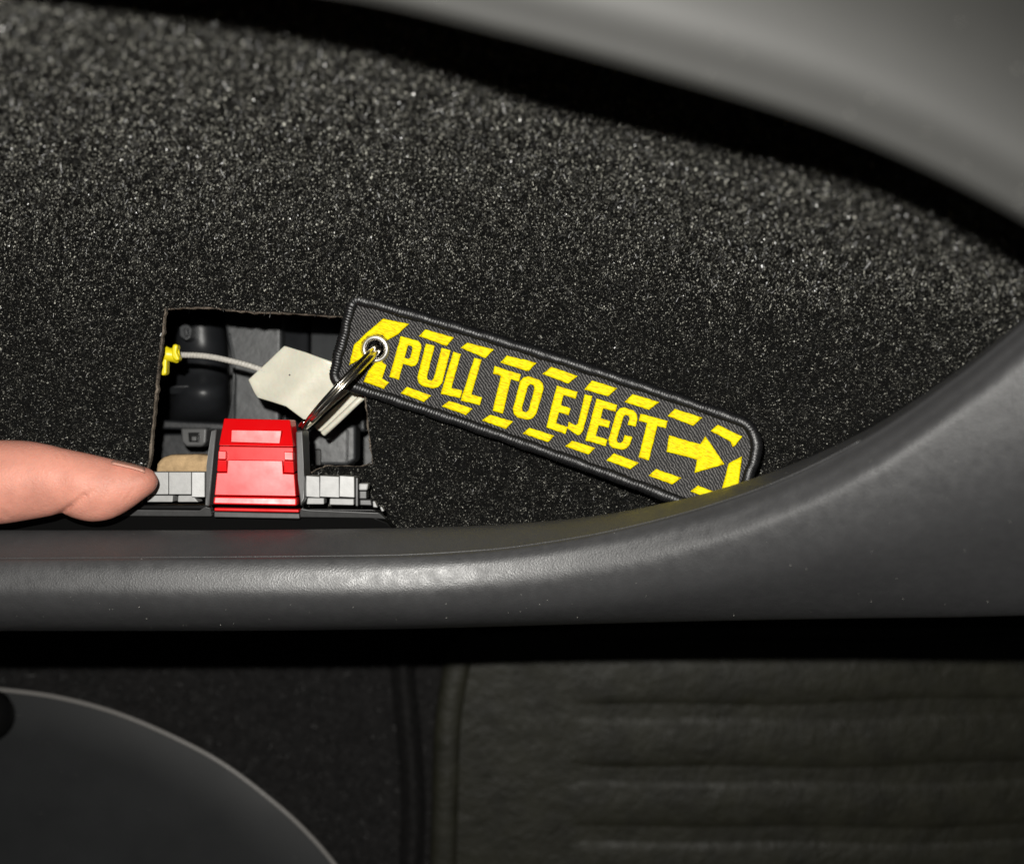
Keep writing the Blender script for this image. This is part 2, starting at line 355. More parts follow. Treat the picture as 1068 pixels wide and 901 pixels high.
prism('lower_ledge', [(150, 437), (238, 441), (300, 441), (300, 452), (150, 447)], -50, 10, M_cavd, cav, bevel=1.0)
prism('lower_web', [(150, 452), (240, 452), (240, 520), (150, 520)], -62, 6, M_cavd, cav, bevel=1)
# square clip with a dark socket
cl = prism('square_clip', [(188, 446), (216, 446), (215, 462), (211, 466), (194, 466), (189, 461)], -36, 8, M_rib, cav, bevel=0.8)
prism('clip_socket', [(196, 451), (208, 451), (207.5, 461), (197, 461)], -35.4, 3, M_black, cl, bevel=0.3)
prism('clip_pin', [(199.5, 455), (204.5, 455), (204.5, 460), (199.5, 460)], -34.6, 3, M_rib, cl, bevel=0.3)
# pale bracket at the lower right
br = prism('bracket', [(321, 447), (371, 443), (371, 480), (362, 485), (328, 485), (322, 478)], -44, 14, M_cav, cav, bevel=1.2)
prism('bracket_rib', [(361, 448), (363.5, 448), (362.8, 483), (360.6, 483)], -43.2, 4, M_cavd, br, bevel=0.3)
prism('bracket_slot', [(328, 468), (334.5, 468), (335, 486), (328, 486)], -43.0, 4, M_black, br, bevel=0.5)
prism('bracket_slot', [(318, 456), (324, 458), (325, 486), (316, 486)], -42.5, 4, M_black, br, bevel=0.5)

tf = prism('foam_block', [(163, 484), (168, 477), (178, 474), (205, 473.5), (222, 475), (222, 510), (160, 510)], -12, 10, M_tan, None, bevel=1.4)
tag(tf, 'tan felted foam block behind the left pale grey blocks of the latch cover', 'foam')

# ------------------------------------------------------------------ removed cover with the red latch
cv = thing('access_cover', 'black access cover tilted out of the opening with a red latch and pale grey blocks', 'cover', P(268, 535, 8))
prism('cover_plate', [(-60, 556), (-60, 545), (110, 533), (150, 531), (240, 532), (330, 534), (388, 538), (404, 544), (414, 556), (414, 590), (-60, 590)], [8, 9, 10, 10, 10, 10, 10, 9.5, 8, 3, 3], 9, M_black, cv, bevel=0.8)
prism('front_lip', [(98, 536.5), (140, 531.5), (208, 532), (214, 528), (219, 529), (221, 538.8), (120, 538.2)], [10.5, 12, 12.6, 13, 13, 11.5, 10.6], 4, M_rib, cv, bevel=0.5)
prism('front_lip', [(313, 530), (322, 531.5), (395, 534.5), (403, 541.5), (385, 540.4), (312, 539.5)], [13, 12.8, 12.2, 11, 10.7, 11.5], 4, M_rib, cv, bevel=0.5)
prism('back_tray', [(140, 526.5), (216, 526.5), (217, 531), (130, 531)], 10.4, 6, M_black, cv, bevel=0.3)
prism('back_tray', [(315, 530), (388, 531), (396, 533.5), (315, 533.5)], 10.6, 6, M_black, cv, bevel=0.3)
def plane(poly, z0, cx0, cy0, sx, sy): return [z0-sx*.28*(x-cx0)+sy*.28*(y-cy0) for x, y in poly]
# pale blocks, left
for a, b, zt in ((150, 175.5, 14.0), (176, 199.3, 14.35), (199.8, 213.6, 14.9)):
    prism('grey_block', [(a, 492.3), (b, 492.3), (b, 515.6 if b < 200 else 518.5), (a, 515.6 if b < 200 else 518.5)], plane([(a, 492.3), (b, 492.3), (b, 516), (a, 516)], zt, (a+b)/2, 504, .07+.07*(b > 200), .03), 9, M_grey, cv, bevel=0.22)
prism('grey_foot', [(154, 516.6), (180.5, 516.6), (180.0, 523.6), (152.5, 523.6)], 13.4, 6, M_grey, cv, bevel=0.35)
prism('grey_foot', [(185.5, 516.6), (201, 516.6), (207, 523.6), (185, 523.6)], 13.4, 6, M_grey, cv, bevel=0.35)
# pale blocks, right
for a, b in ((319.2, 333.2), (333.7, 353.6), (354.1, 369.4)):
    prism('grey_block', [(a, 496), (b, 497), (b+.2, 519), (a-.3, 518)], plane([(a, 496), (b, 497), (b, 519), (a, 518)], 14.5, (a+b)/2, 508, .04+.03*(a > 350), .02), 9, M_grey, cv, bevel=0.22)
prism('grey_foot', [(320.5, 519), (338, 519.4), (338, 526), (319.5, 526)], 13.6, 6, M_grey, cv, bevel=0.35)
prism('grey_foot', [(343.8, 519.6), (369, 520.2), (369, 527), (343.4, 526.4)], 13.6, 6, M_grey, cv, bevel=0.35)
prism('end_peg', [(370.6, 498), (373.5, 498), (373.5, 528), (370.6, 528)], 12.6, 6, M_rib, cv, bevel=0.3)
prism('end_peg', [(374, 504), (384.5, 504), (383, 511.5), (374, 511.5)], 13.4, 6, M_grey, cv, bevel=0.5)
prism('end_peg', [(374.5, 511.8), (382.5, 511.8), (382.5, 520.5), (374.5, 520.5)], 11.4, 6, M_rib, cv, bevel=0.4)
prism('end_peg', [(375, 521), (387, 521), (388, 527.5), (375, 527)], 12.0, 6, M_rib, cv, bevel=0.4)
prism('retaining_tooth', [(388.5, 522.5), (391, 522.5), (394, 529.5), (389, 529)], 14, 4, M_grey, cv, bevel=0.3)
prism('retaining_tooth', [(396, 529), (398, 528), (401, 533), (398, 533.5)], 13.5, 4, M_grey, cv, bevel=0.3)
# side ribs either side of the latch
prism('side_rib', [(219.5, 449), (226.0, 447), (221.5, 486), (218.2, 528.2), (213.2, 527.6), (215.6, 486)], [15, 15, 18, 18, 18, 18], 12, M_rib, cv, bevel=0.5)
prism('side_rib', [(308.2, 450), (315.6, 448.6), (317.0, 500), (318.0, 520), (313.4, 528.4), (310.6, 500)], [15, 15, 18, 18, 18, 18], 12, M_rib, cv, bevel=0.5)
# the red latch
def zl(poly, z0=21.0, sx=.10, sy=.02): return plane(poly, z0, 267, 505, sx, sy)
la = prism('red_latch', [(233.5, 436.3), (302.5, 437.8), (306, 466), (228, 464.5)], [15, 14.6, 20.2, 20.6], 10, M_red, cv, bevel=0.35)
q_ = [(241.5, 448.5), (293.5, 449.3), (291.5, 462.5), (241, 461)]; prism('latch_label', q_, zl(q_, 21.3), 1.8, M_red, la, bevel=0.1)
prism('latch_neck', [(228.8, 465.2), (305.4, 466.6), (307.0, 492), (226, 491)], [19.0, 18.6, 18.6, 19.0], 9, M_red, la, bevel=0.25)
q_ = [(227.6, 470), (236, 470.4), (235.6, 479.2), (227.2, 479)]; prism('latch_hook', q_, zl(q_, 20.4), 3, M_red, la, bevel=0.25)
q_ = [(296, 470.9), (305.6, 471.2), (305.8, 480.2), (296.2, 479.8)]; prism('latch_hook', q_, zl(q_, 22.2), 3, M_red, la, bevel=0.25)
prism('latch_hook', [(227.0, 479.6), (236.2, 480), (236.6, 492), (226.4, 492)], [20.6, 20.6, 20.0, 20.0], 2.4, M_red, la, bevel=0.25)
prism('latch_hook', [(295.6, 480.4), (305.8, 480.8), (306.6, 493.5), (295.8, 493)], [20.0, 20.0, 19.4, 19.4], 2.4, M_red, la, bevel=0.25)
q_ = [(237.4, 479.4), (294.6, 480.2), (295.4, 493.8), (307.0, 494.4), (308.6, 517.8), (223.6, 516.4), (226, 492.8), (236.4, 492.8)]; prism('latch_face', q_, zl(q_), 8, M_red, la, bevel=0.25)
q_ = [(223, 517.6), (309.4, 519), (309.4, 527.6), (222, 525.8)]; prism('latch_lip', q_, zl(q_, 21.8, .13, .06), 5, M_red, la, bevel=0.5)
prism('latch_base', [(223.4, 529.4), (311.4, 531.2), (311.8, 534.4), (223.2, 532.8)], 14.4, 5, M_red, la, bevel=0.3)
prism('latch_sill', [(223, 533.4), (312.2, 535.4), (312.6, 541.2), (223, 539.4)], 13.8, 5, M_rib, cv, bevel=0.4)

# ------------------------------------------------------------------ release cable, its tab and yellow clip
rc = thing('release_cable', 'braided silver release cable ending in a milky white plastic tab', 'cable', P(260, 385, -12))
path = smoothpath([P(150, 368, -22), P(187, 370, -17), P(215, 371.5, -14), (P(245, 377.5, -12)), P(268, 384, -11), P(300, 396, -10)], 26)
tube('cable', path, 0.95, M_cable, rc, sides=10, ridge=0.10, pitch=1.1, twist=1)
tb = []
quad = [(296, 360.5), (378, 388), (324, 441.5), (259, 395)]
TP = [(296, 360.5), (318, 367), (350, 379), (380, 391), (376, 398), (350, 420), (325, 443), (318, 439), (298, 424), (283, 419), (268, 414.5), (264.5, 409), (258.5, 396), (278, 378)]
def ztab(x, y): return -9+0.05*(x-300)+3.2*math.exp(-((x+y-720)/42)**2)-0.02*(y-400)+0.45*math.sin(x/11.+y/17.)
NT = 9; cx_, cy_ = 318, 402; VV = [P(cx_, cy_, ztab(cx_, cy_))]; DT = []
rim = []
for i in range(len(TP)):
    a, b = TP[i], TP[(i+1) % len(TP)]
    for k in range(5): rim.append((a[0]+(b[0]-a[0])*k/5, a[1]+(b[1]-a[1])*k/5))
nr = len(rim)
for r in range(1, NT+1):
    for (x, y) in rim:
        u = cx_+(x-cx_)*r/NT; v = cy_+(y-cy_)*r/NT; VV.append(P(u, v, ztab(u, v)))
FF = [[0, 1+i, 1+(i+1) % nr] for i in range(nr)]
for r in range(NT-1):
    for i in range(nr):
        a = 1+r*nr+i; b = 1+r*nr+(i+1) % nr; FF.append([a, a+nr, b+nr, b])
tabo = openmesh('tab', VV, FF, M_white, rc)
sm = tabo.modifiers.new('thickness', 'SOLIDIFY'); sm.thickness = 1.3*S; sm.offset = -1
bv = tabo.modifiers.new('bevel', 'BEVEL'); bv.width = 0.4*S; bv.segments = 2; bv.angle_limit = math.radians(50)
# folded loop of the tab that holds the ring
lp = [P(337, 452, -10), P(345, 445, -9), P(360, 431, -8), P(372, 419.5, -7.6), P(380, 412.5, -8)]
prism('tab_fold', [(327, 445), (345, 428), (366, 409), (376, 400.5), (379.6, 405), (380.4, 412.2), (360, 432), (337.5, 452), (331, 449)], [-12, -10.5, -9.5, -9, -9, -9.6, -10.5, -12, -12.4], 1.6, M_white, rc, bevel=0.6)
tube('tab_edge', smoothpath(lp, 8), 1.0, M_white, rc, sides=10)
tube('cable_end', [P(302, 391, -6.2), P(302.3, 391.2, -5.6)], [0.28, 0.15], M_rib, rc, sides=8)

yc = thing('cable_clip', 'bright yellow plastic clip on the cable at the left edge of the opening', 'clip', P(175, 372, -10))
tube('clip_body', smoothpath([P(166, 368, -12), P(172, 369, -9), P(178, 370, -9), P(184, 370, -10)], 4), [2.6, 2.9, 3.0, 2.7, 2.4, 2.3, 2.2, 2.2, 2.2, 2.3, 2.5, 2.7, 2.8], M_yclip, yc, sides=14)
prism('clip_flange', [(180, 358.5), (185.5, 359), (184.5, 367), (187.6, 375), (183, 377), (178.5, 372), (178.5, 365)], -6.5, 4, M_yclip, yc, bevel=0.7)
prism('clip_leg', [(166, 372), (174, 374), (173.5, 390), (170, 392), (165, 390), (165.5, 382)], -7.5, 4, M_yclip, yc, bevel=0.9)
prism('clip_flange', [(168, 361), (176, 361.5), (177, 366), (168, 367)], -7.5, 4, M_yclip, yc, bevel=0.7)

# ------------------------------------------------------------------ embroidered key tag
TLc, TRc, BLc, BRc = (368, 310), (797, 447), (346, 397), (767, 546)
def tagpx(s, t):
    x = (1-s)*(1-t)*TLc[0]+s*(1-t)*TRc[0]+(1-s)*t*BLc[0]+s*t*BRc[0]
    y = (1-s)*(1-t)*TLc[1]+s*(1-t)*TRc[1]+(1-s)*t*BLc[1]+s*t*BRc[1]-4.6*4*s*(1-s)
    return x, y
def taginv(x, y):
    s, t = 0.5, 0.5
    for _ in range(8):
        fx, fy = tagpx(s, t); ex, ey = x-fx, y-fy; h = 1e-4
        ax, ay = tagpx(s+h, t); bx, by = tagpx(s, t+h)
        a, c = (ax-fx)/h, (ay-fy)/h; b, d = (bx-fx)/h, (by-fy)/h; D = a*d-b*c
        s += (d*ex-b*ey)/D; t += (-c*ex+a*ey)/D
    return s, t
def ztag(s, t): return 5.5+22*max(s, 0)**1.8+6*(1-t)*(1-s)+1.0*math.sin(s*5.5)*(0.5+0.5*t)
def TT(px, py, h=0.0):
    s, t = taginv(px, py); return P(px, py, ztag(s, t)+h)
kt = thing('key_tag', 'black embroidered cloth tag with yellow lettering PULL TO EJECT and an arrow', 'key tag', TT(560, 420))
GX, GY = 391.5, 364.0
# rounded outline in s,t (aspect about 5:1)
def outline(ins=0.0, n=8):
    LU, LV = 450.0, 92.0; R = [7, 26, 26, 9]; pts = []
    cs = [(0, 0), (LU, 0), (LU, LV), (0, LV)]; a0 = [math.pi, -math.pi/2, 0, math.pi/2]
    for (cx0, cy0), r, a in zip(cs, R, a0):
        ccx = cx0+(r if cx0 == 0 else -r); ccy = cy0+(r if cy0 == 0 else -r)
        for k in range(n+1):
            th = a+math.pi/2*k/n; rr = r-ins; pts.append(((ccx+rr*math.cos(th))/LU, (ccy+rr*math.sin(th))/LV))
    return pts
# cloth: grid clipped to the outline, top and bottom layers, eyelet hole left open
olp = outline(4.0)
olq = [(a*450, b*92) for a, b in olp]
me = bpy.data.meshes.new('cloth'); bm = bmesh.new(); uvl = bm.loops.layers.uv.new('UVMap')
NS, NTt = 225, 46
for layer in (0, 1):
    vg = {}
    for i in range(NS+1):
        for j in range(NTt+1):
            u, v = i*450/NS, j*92/NTt
            if not inside(u, v, olq):
                d, qx, qy = nearest(u, v, olq)
                if d > 3.2: continue
                u, v = qx, qy
            x, y = tagpx(u/450, v/92)
            if math.hypot(x-GX, y-GY) < 8.5: continue
            vg[i, j] = (bm.verts.new(P(x, y, ztag(u/450, v/92)-0.2-1.2*layer)), u, v)
    for i in range(NS):
        for j in range(NTt):
            ks = [(i, j), (i+1, j), (i+1, j+1), (i, j+1)]
            if all(k in vg for k in ks):
                q = [vg[k] for k in ks]
                if layer == 0: q = q[::-1]
                try: f = bm.faces.new([a[0] for a in q])
                except ValueError: continue
                f.smooth = True
                mm = {a[0]: (a[1]*0.29, a[2]*0.29) for a in q}
                for l in f.loops: l[uvl].uv = mm[l.vert]
bmesh.ops.dissolve_degenerate(bm, dist=1e-7, edges=bm.edges)
bm.to_mesh(me); bm.free(); me.materials.append(M_twill)
cloth = bpy.data.objects.new('cloth', me); link(cloth, kt)
# stitched border
op = outline(0.8, 10); dense = []
for i in range(len(op)):
    a, b = op[i], op[(i+1) % len(op)]; L_ = math.hypot((b[0]-a[0])*450, (b[1]-a[1])*92); k = max(1, int(L_/0.85))
    for q in range(k): dense.append((a[0]+(b[0]-a[0])*q/k, a[1]+(b[1]-a[1])*q/k))
bp = []
for i, (s, t) in enumerate(dense):
    x, y = tagpx(s, t); j = 0.35*math.sin(i*0.13)+0.25*math.sin(i*0.31+1)
    bp.append(P(x+j, y+j, ztag(s, t)-0.6))
tube('stitched_border', bp, [1.72+0.10*math.sin(i*.11)+random.uniform(-.05, .05) for i in range(len(bp))], M_bord, kt, sides=12, closed=True, ridge=0.07, pitch=0.85, flat=0.8, twist=1)

def embroider(name, polys, mt, h0=0.40, ext=0.6, bev=0.55):
    """filled outlines (layout px, holes allowed) raised off the cloth with rounded satin-stitch edges"""
    k = 0.29
    cu = bpy.data.curves.new('tmp', 'CURVE'); cu.dimensions = '2D'; cu.fill_mode = 'BOTH'
    cu.extrude = 0.12; cu.bevel_depth = bev; cu.bevel_resolution = 3; cu.offset = -(bev+0.07)
    for poly in polys:
        pts = []
        for i in range(len(poly)):
            a, b = poly[i], poly[(i+1) % len(poly)]; n = max(1, int(math.hypot(b[0]-a[0], b[1]-a[1])/2.5))
            for q in range(n): pts.append((a[0]+(b[0]-a[0])*q/n, a[1]+(b[1]-a[1])*q/n))
        sp = cu.splines.new('POLY'); sp.points.add(len(pts)-1); sp.use_cyclic_u = True
        for p_, (x, y) in zip(sp.points, pts):
            jx = random.uniform(-.22, .22); p_.co = ((x+jx)*k, -(y+random.uniform(-.22, .22))*k, 0, 1)
    o = bpy.data.objects.new('tmp', cu); sc.collection.objects.link(o); bpy.context.view_layer.update()
    dg = bpy.context.evaluated_depsgraph_get(); m2 = bpy.data.meshes.new_from_object(o.evaluated_get(dg))
    bpy.data.objects.remove(o)
    for v in m2.vertices:
        v.co = TT(v.co.x/k, -v.co.y/k, h0+ext*0.3+v.co.z)
    m2.materials.clear(); m2.materials.append(mt); m2.polygons.foreach_set('use_smooth', [True]*len(m2.polygons)); m2.name = name
    ob = bpy.data.objects.new(name, m2); link(ob, kt); return ob
def z2(p): return [(340+x/4.45, 290+y/4.45) for x, y in p]
def z3(p): return [(560+x/4.108, 350+y/4.108) for x, y in p]
GL = {
 'P': [[(0, 0), (.78, 0), (.95, .06), (1, .14), (1, .48), (.94, .57), (.78, .62), (.43, .62), (.43, 1), (0, 1)], [(.43, .17), (.43, .46), (.56, .46), (.61, .42), (.61, .21), (.56, .17)]],
 'U': [[(0, 0), (.38, 0), (.38, .75), (.43, .81), (.57, .81), (.62, .75), (.62, 0), (1, 0), (1, .82), (.9, .94), (.72, 1), (.28, 1), (.1, .94), (0, .82)]],
 'L': [[(0, 0), (.46, 0), (.46, .80), (1, .80), (1, 1), (0, 1)]],
 'T': [[(0, 0), (1, 0), (1, .19), (.70, .19), (.70, 1), (.30, 1), (.30, .19), (0, .19)]],
 'O': [[(.28, 0), (.72, 0), (.9, .06), (1, .18), (1, .82), (.9, .94), (.72, 1), (.28, 1), (.1, .94), (0, .82), (0, .18), (.1, .06)], [(.44, .18), (.38, .24), (.38, .76), (.44, .82), (.56, .82), (.62, .76), (.62, .24), (.56, .18)]],
 'E': [[(0, 0), (1, 0), (1, .18), (.44, .18), (.44, .40), (.90, .40), (.90, .58), (.44, .58), (.44, .82), (1, .82), (1, 1), (0, 1)]],
 'J': [[(.55, 0), (1, 0), (1, .82), (.9, .94), (.74, 1), (0, 1), (0, .80), (.45, .80), (.55, .74)]],
 'C': [[(.28, 0), (.72, 0), (.9, .06), (1, .18), (1, .38), (.62, .38), (.62, .22), (.56, .17), (.44, .17), (.38, .22), (.38, .78), (.44, .83), (.56, .83), (.62, .78), (.62, .62), (1, .62), (1, .82), (.9, .94), (.72, 1), (.28, 1), (.1, .94), (0, .82), (0, .18), (.1, .06)]],
}
def letter(ch, tl, tr, bl, br):
    ps = []
    for poly in GL[ch]:
        ps.append([((1-a)*(1-b)*tl[0]+a*(1-b)*tr[0]+(1-a)*b*bl[0]+a*b*br[0], (1-a)*(1-b)*tl[1]+a*(1-b)*tr[1]+(1-a)*b*bl[1]+a*b*br[1]) for a, b in poly])
    embroider('letter', ps, M_thread)['label'] = 'yellow embroidered letter '+ch
for ch, q, zf in (
    ('P', [(345, 268), (452, 297), (292, 460), (402, 494)], z2), ('U', [(462, 302), (580, 334), (413, 496), (532, 522)], z2),
    ('L', [(590, 340), (674, 366), (530, 538), (624, 560)], z2), ('L', [(687, 368), (768, 392), (622, 570), (716, 592)], z2),
    ('T', [(782, 406), (905, 446), (732, 606), (862, 642)], z2), ('O', [(908, 444), (1022, 480), (856, 642), (968, 666)], z2),
    ('E', [(84, 212), (176, 240), (38, 394), (124, 424)], z3), ('J', [(160, 240), (240, 258), (128, 398), (190, 440)], z3),
    ('E', [(254, 268), (346, 296), (206, 450), (296, 476)], z3), ('C', [(348, 296), (442, 330), (296, 478), (392, 496)], z3),
    ('T', [(442, 332), (562, 364), (398, 512), (516, 548)], z3)):
    letter(ch, *zf(q))
ar = embroider('arrow', [z3([(565, 425), (698, 464), (722, 428), (806, 552), (674, 590), (684, 532), (554, 498)])], M_thread)
stripes = [z2([(265, 187), (388, 213), (335, 262), (285, 290), (262, 268), (229, 262), (192, 272), (166, 300), (163, 340), (175, 368), (105, 408), (128, 310), (190, 250)]),
  z2([(195, 430), (228, 392), (262, 388), (283, 402), (263, 465), (295, 484), (268, 516), (172, 482)]),
  z2([(460, 237), (597, 275), (560, 318), (428, 270)]), z2([(655, 298), (782, 330), (740, 374), (622, 325)]), z2([(840, 357), (970, 392), (930, 434), (805, 392)]),
  z3([(62, 132), (177, 172), (135, 208), (20, 165)]), z3([(235, 190), (347, 225), (305, 262), (200, 232)]), z3([(410, 248), (527, 285), (480, 320), (372, 285)]),
  z3([(590, 312), (712, 350), (670, 388), (558, 345)]), z3([(775, 380), (882, 432), (850, 472), (838, 480), (828, 456), (742, 408)]),
  z3([(-62, 98), (0, 117), (-35, 155), (-78, 137), (-102, 130)]),
  z2([(375, 503), (491, 545), (455, 577), (343, 535)]), z2([(570, 567), (684, 605), (650, 638), (535, 597)]), z2([(762, 632), (871, 665), (835, 702), (720, 662)]),
  z2([(945, 693), (1063, 730), (1030, 764), (910, 722)]), z3([(150, 448), (252, 480), (222, 512), (118, 475)]), z3([(330, 502), (440, 545), (400, 574), (295, 535)]),
  z3([(510, 570), (622, 608), (580, 640), (475, 600)]), z3([(690, 640), (790, 678), (750, 704), (655, 668)]), z3([(880, 515), (865, 640), (845, 690), (785, 680), (820, 545)])]
for p_ in stripes: embroider('hazard_stripe', [p_], M_thread)
# eyelet
ey = []
nn = 40; prof = [(8.6, -1.8), (9.2, 0.2), (10.2, 0.9), (12.6, 1.0), (14.6, 0.7), (15.6, 0.1), (15.6, -0.4)]
gs, gt = taginv(GX, GY); gz = ztag(gs, gt); dd = (H-gz)/FP
c0 = Vector(P(GX, GY, gz))
nrm = (Vector(TT(GX+5, GY))-Vector(TT(GX-5, GY))).cross(Vector(TT(GX, GY-5))-Vector(TT(GX, GY+5))).normalized()
ax = (Vector(TT(GX+5, GY))-Vector(TT(GX-5, GY))).normalized(); ay = nrm.cross(ax)
for (r, h) in prof:
    for k in range(nn):
        th = 2*math.pi*k/nn; ey.append(c0+(ax*math.cos(th)*r+ay*math.sin(th)*r)*dd*S*1.0+nrm*h*S*0.9)
eo_ = meshobj('eyelet', ey, grid_faces(len(prof), nn, True), M_eye, kt, smooth=True)

# ------------------------------------------------------------------ split ring through eyelet and tab
A = Vector(P(392, 366, gz)); B = Vector(P(322, 441, -3)); ctr = (A+B)/2+Vector((0, 0, 0.0015))
u1 = (A-B).normalized(); Rr = (A-B).length/2*1.03
side = u1.cross(Vector((0, 0, 1))).normalized()
upv = side.cross(u1).normalized()
nv = (upv*0.97+side*0.10).normalized()      # tilted so the two coils show
wn = u1.cross(nv)
pts = []
for i in range(0, 241):
    th = 4*math.pi*i/240*0.985
    off = (-0.72+1.44*(1/(1+math.exp(-(th-2*math.pi)*3.0))))*S
    pts.append(ctr+(u1*math.cos(th+2.2)+nv*math.sin(th+2.2))*Rr+wn*off)
ring = tube('split_ring', pts, 0.78, M_steel, None, sides=12, flat=1.0)
tag(ring, 'shiny nickel split ring joining the cloth tag to the white tab', 'key ring')

# ------------------------------------------------------------------ pocket rim (lower trim)
def R_(x): return 56*max(0, (x-480)/590)**1.5
fU = crv(KX, [584, 583, 582, 580, 575, 562, 540, 508, 460, 393, 338, 156])
fC = crv(KX, [600, 600, 600, 597, 590, 577, 556, 524, 476, 409, 354, 175])
fD = crv(KX, [622, 622, 624, 623, 617, 606, 586, 554, 507, 442, 392, 230])
fM = crv(KX, [642, 642, 643, 643, 640, 633, 622, 603, 578, 545, 520, 450])
fB = crv(KX, [658, 658, 658, 656.5, 654, 651, 648, 645, 642, 639, 636, 630])
rv = []; XS = list(np.arange(-200, 1261, 6.0)); nsub = 7
for x in XS:
    k = R_(x); f2 = min(1, max(0, (x-600)/300))
    rows = [Vector(P(x, fE(x)+1.5, -28+k*0.7)), Vector(P(x, fE(x)+1.0, 18+k)), Vector(P(x, fE(x)+.5, 26.5+k)), Vector(P(x, fU(x)-3, 35.2+k)), Vector(P(x, fU(x)+4, 37.4+k)),
            Vector(P(x, fC(x)+2, 38.8+k+f2*1.4)), Vector(P(x, fD(x), 38.8+k+f2*3)), Vector(P(x, fM(x), 34+k*.92+f2*2)), Vector(P(x, fB(x)-2.5, 24+k*0.55)), Vector(P(x, fB(x)-3, 8+k*0.5)), Vector(P(x, fB(x)-30, -30+k*.4))]
    rv += smoothpath(rows, nsub)
nrw = (11-1)*nsub+1
rail = openmesh('pocket_rim', rv, grid_faces(len(XS), nrw), M_rail)
tube('seam_line', [rv[i*nrw+3*nsub+1]+Vector((0, 0, 0.00005)) for i in range(len(XS)) if XS[i] < 900], 0.16, M_rail, rail, sides=8)
tag(rail, 'grained dark grey plastic rim of the door pocket sweeping up to the right', 'door trim')

# ------------------------------------------------------------------ armrest overhead (blurred, near)
fA = crv([-300, -100, 100, 350, 534, 684, 834, 934, 1068, 1300], [-60, -46, -30, -3, 39, 79, 124, 163, 231, 385])
av = []; XA = list(np.arange(-300, 1301, 20.0))
for x in XA:
    y = fA(x); rows = [Vector(P(x, y-60, 150)), Vector(P(x, y-12, 165)), Vector(P(x, y+0, 191)), Vector(P(x, y-4, 195.5)), Vector(P(x+4, y-22, 197.5)), Vector(P(x+12, y-80, 201)), Vector(P(x+30, y-180, 200)), Vector(P(x+50, y-320, 190)), Vector(P(x+60, y-480, 180))]
    av += smoothpath(rows, 6)
arm = openmesh('armrest', av, grid_faces(len(XA), 8*6+1), M_arm)
tag(arm, 'smooth soft grey armrest edge hanging over the top right of the pocket, out of focus', 'armrest')

# ------------------------------------------------------------------ footwell under the rim
ZF = -175.0
fl = openmesh('floor_carpet', [P(-400, 480, ZF), P(1500, 480, ZF), P(1500, 1250, ZF), P(-400, 1250, ZF)], [[0, 1, 2, 3]], M_felt2)
fl['kind'] = 'structure'; fl['label'] = 'black felt floor carpet below the pocket rim'
nf = 26000; fx = rng.uniform(-20, 470, nf); fy = rng.uniform(650, 925, nf)
fibres('floor_pile', fx, fy, np.full(nf, ZF), (0, 0), nf, (1.2, 3.5), (0.10, 0.30), M_fibre2, fl, lift=0.5, stand=1.5)
# carpet hump beside the mat
hv = []
for i in range(30):
    y = 640+i*10
    for j in range(13):
        u = j/12; hv.append(P(408+u*34+6*math.sin(y/60), y, ZF-2+11*math.sin(math.pi*u)**1.5))
sh = openmesh('carpet_fold', hv, grid_faces(30, 13), M_felt2, fl)
# round smooth panel with a rim: arc of a big ellipse
arc = [(-120, 718), (-60, 715.5), (0, 719), (60, 727), (120, 743), (180, 768), (235, 798), (290, 840), (325, 873), (352, 905), (385, 950), (410, 1010)]
ap = smoothpath([Vector((x, y, 0)) for x, y in arc], 10)
rp = thing('round_side_panel', 'smooth dark panel with a thin pale curved rim at the lower left', 'panel', P(60, 860, ZF+20))
ZP = ZF+22
c0p = (-60, 1040); pv = []; nr_ = 14
for p in ap:
    for k in range(nr_):
        t = k/(nr_-1); e_ = 1-t
        pv.append(P(p.x+(c0p[0]-p.x)*t*0.95, p.y+(c0p[1]-p.y)*t*0.95, ZP-2*t-2.5*math.exp(-t*30)))
openmesh('panel_face', pv, grid_faces(len(ap), nr_), M_panel, rp)
meshobj('panel_skirt', [P(p.x+1.5, p.y-1.5, ZP-1) for p in ap]+[P(p.x+1, p.y-1, ZP-24) for p in ap], [[i, i+1, len(ap)+i+1, len(ap)+i] for i in range(len(ap)-1)], M_panel, rp)
tube('panel_rim', [P(p.x, p.y, ZP-0.5) for p in ap], 0.85, M_rim, rp, sides=12)
kb = tube('seat_knob', [P(-14, 745, ZP+4), P(-13, 745, ZP+14), P(-12, 745, ZP+17), P(-12, 745, ZP+17.5)], [11, 10.5, 8.0, 0.5], M_black, None, sides=28)
tag(kb, 'black round knob at the left edge above the smooth panel', 'knob')
# rubber floor mat
fm = thing('floor_mat', 'dusty olive black rubber floor mat with raised ribs at the lower right', 'floor mat', P(800, 820, ZF))
mo = [(454, 905), (456, 800), (459, 745), (465, 715), (474, 680), (490, 662), (640, 655), (900, 655), (1400, 655)]
mp_ = smoothpath([Vector((x, y, 0)) for x, y in mo], 8)
poly = [(454, 1100)]+[(p.x, p.y) for p in mp_]+[(1400, 1100)]
prism('mat_base', poly, ZF+6, 5.5, M_mat, fm, bevel=0.6)
rimp = [Vector((457, 1000, 0)), Vector((457, 900, 0)), Vector((459, 820, 0)), Vector((461, 760, 0)), Vector((467, 715, 0)), Vector((476, 680, 0)), Vector((495, 660, 0))]
tube('mat_rim', [P(p.x+6, p.y, ZF+5.0) for p in smoothpath(rimp, 10)], 6.0, M_mat, fm, sides=18, flat=0.5)
ribs = [(664, 680), (684, 738), (746, 804), (814, 868), (877, 930), (940, 990)]
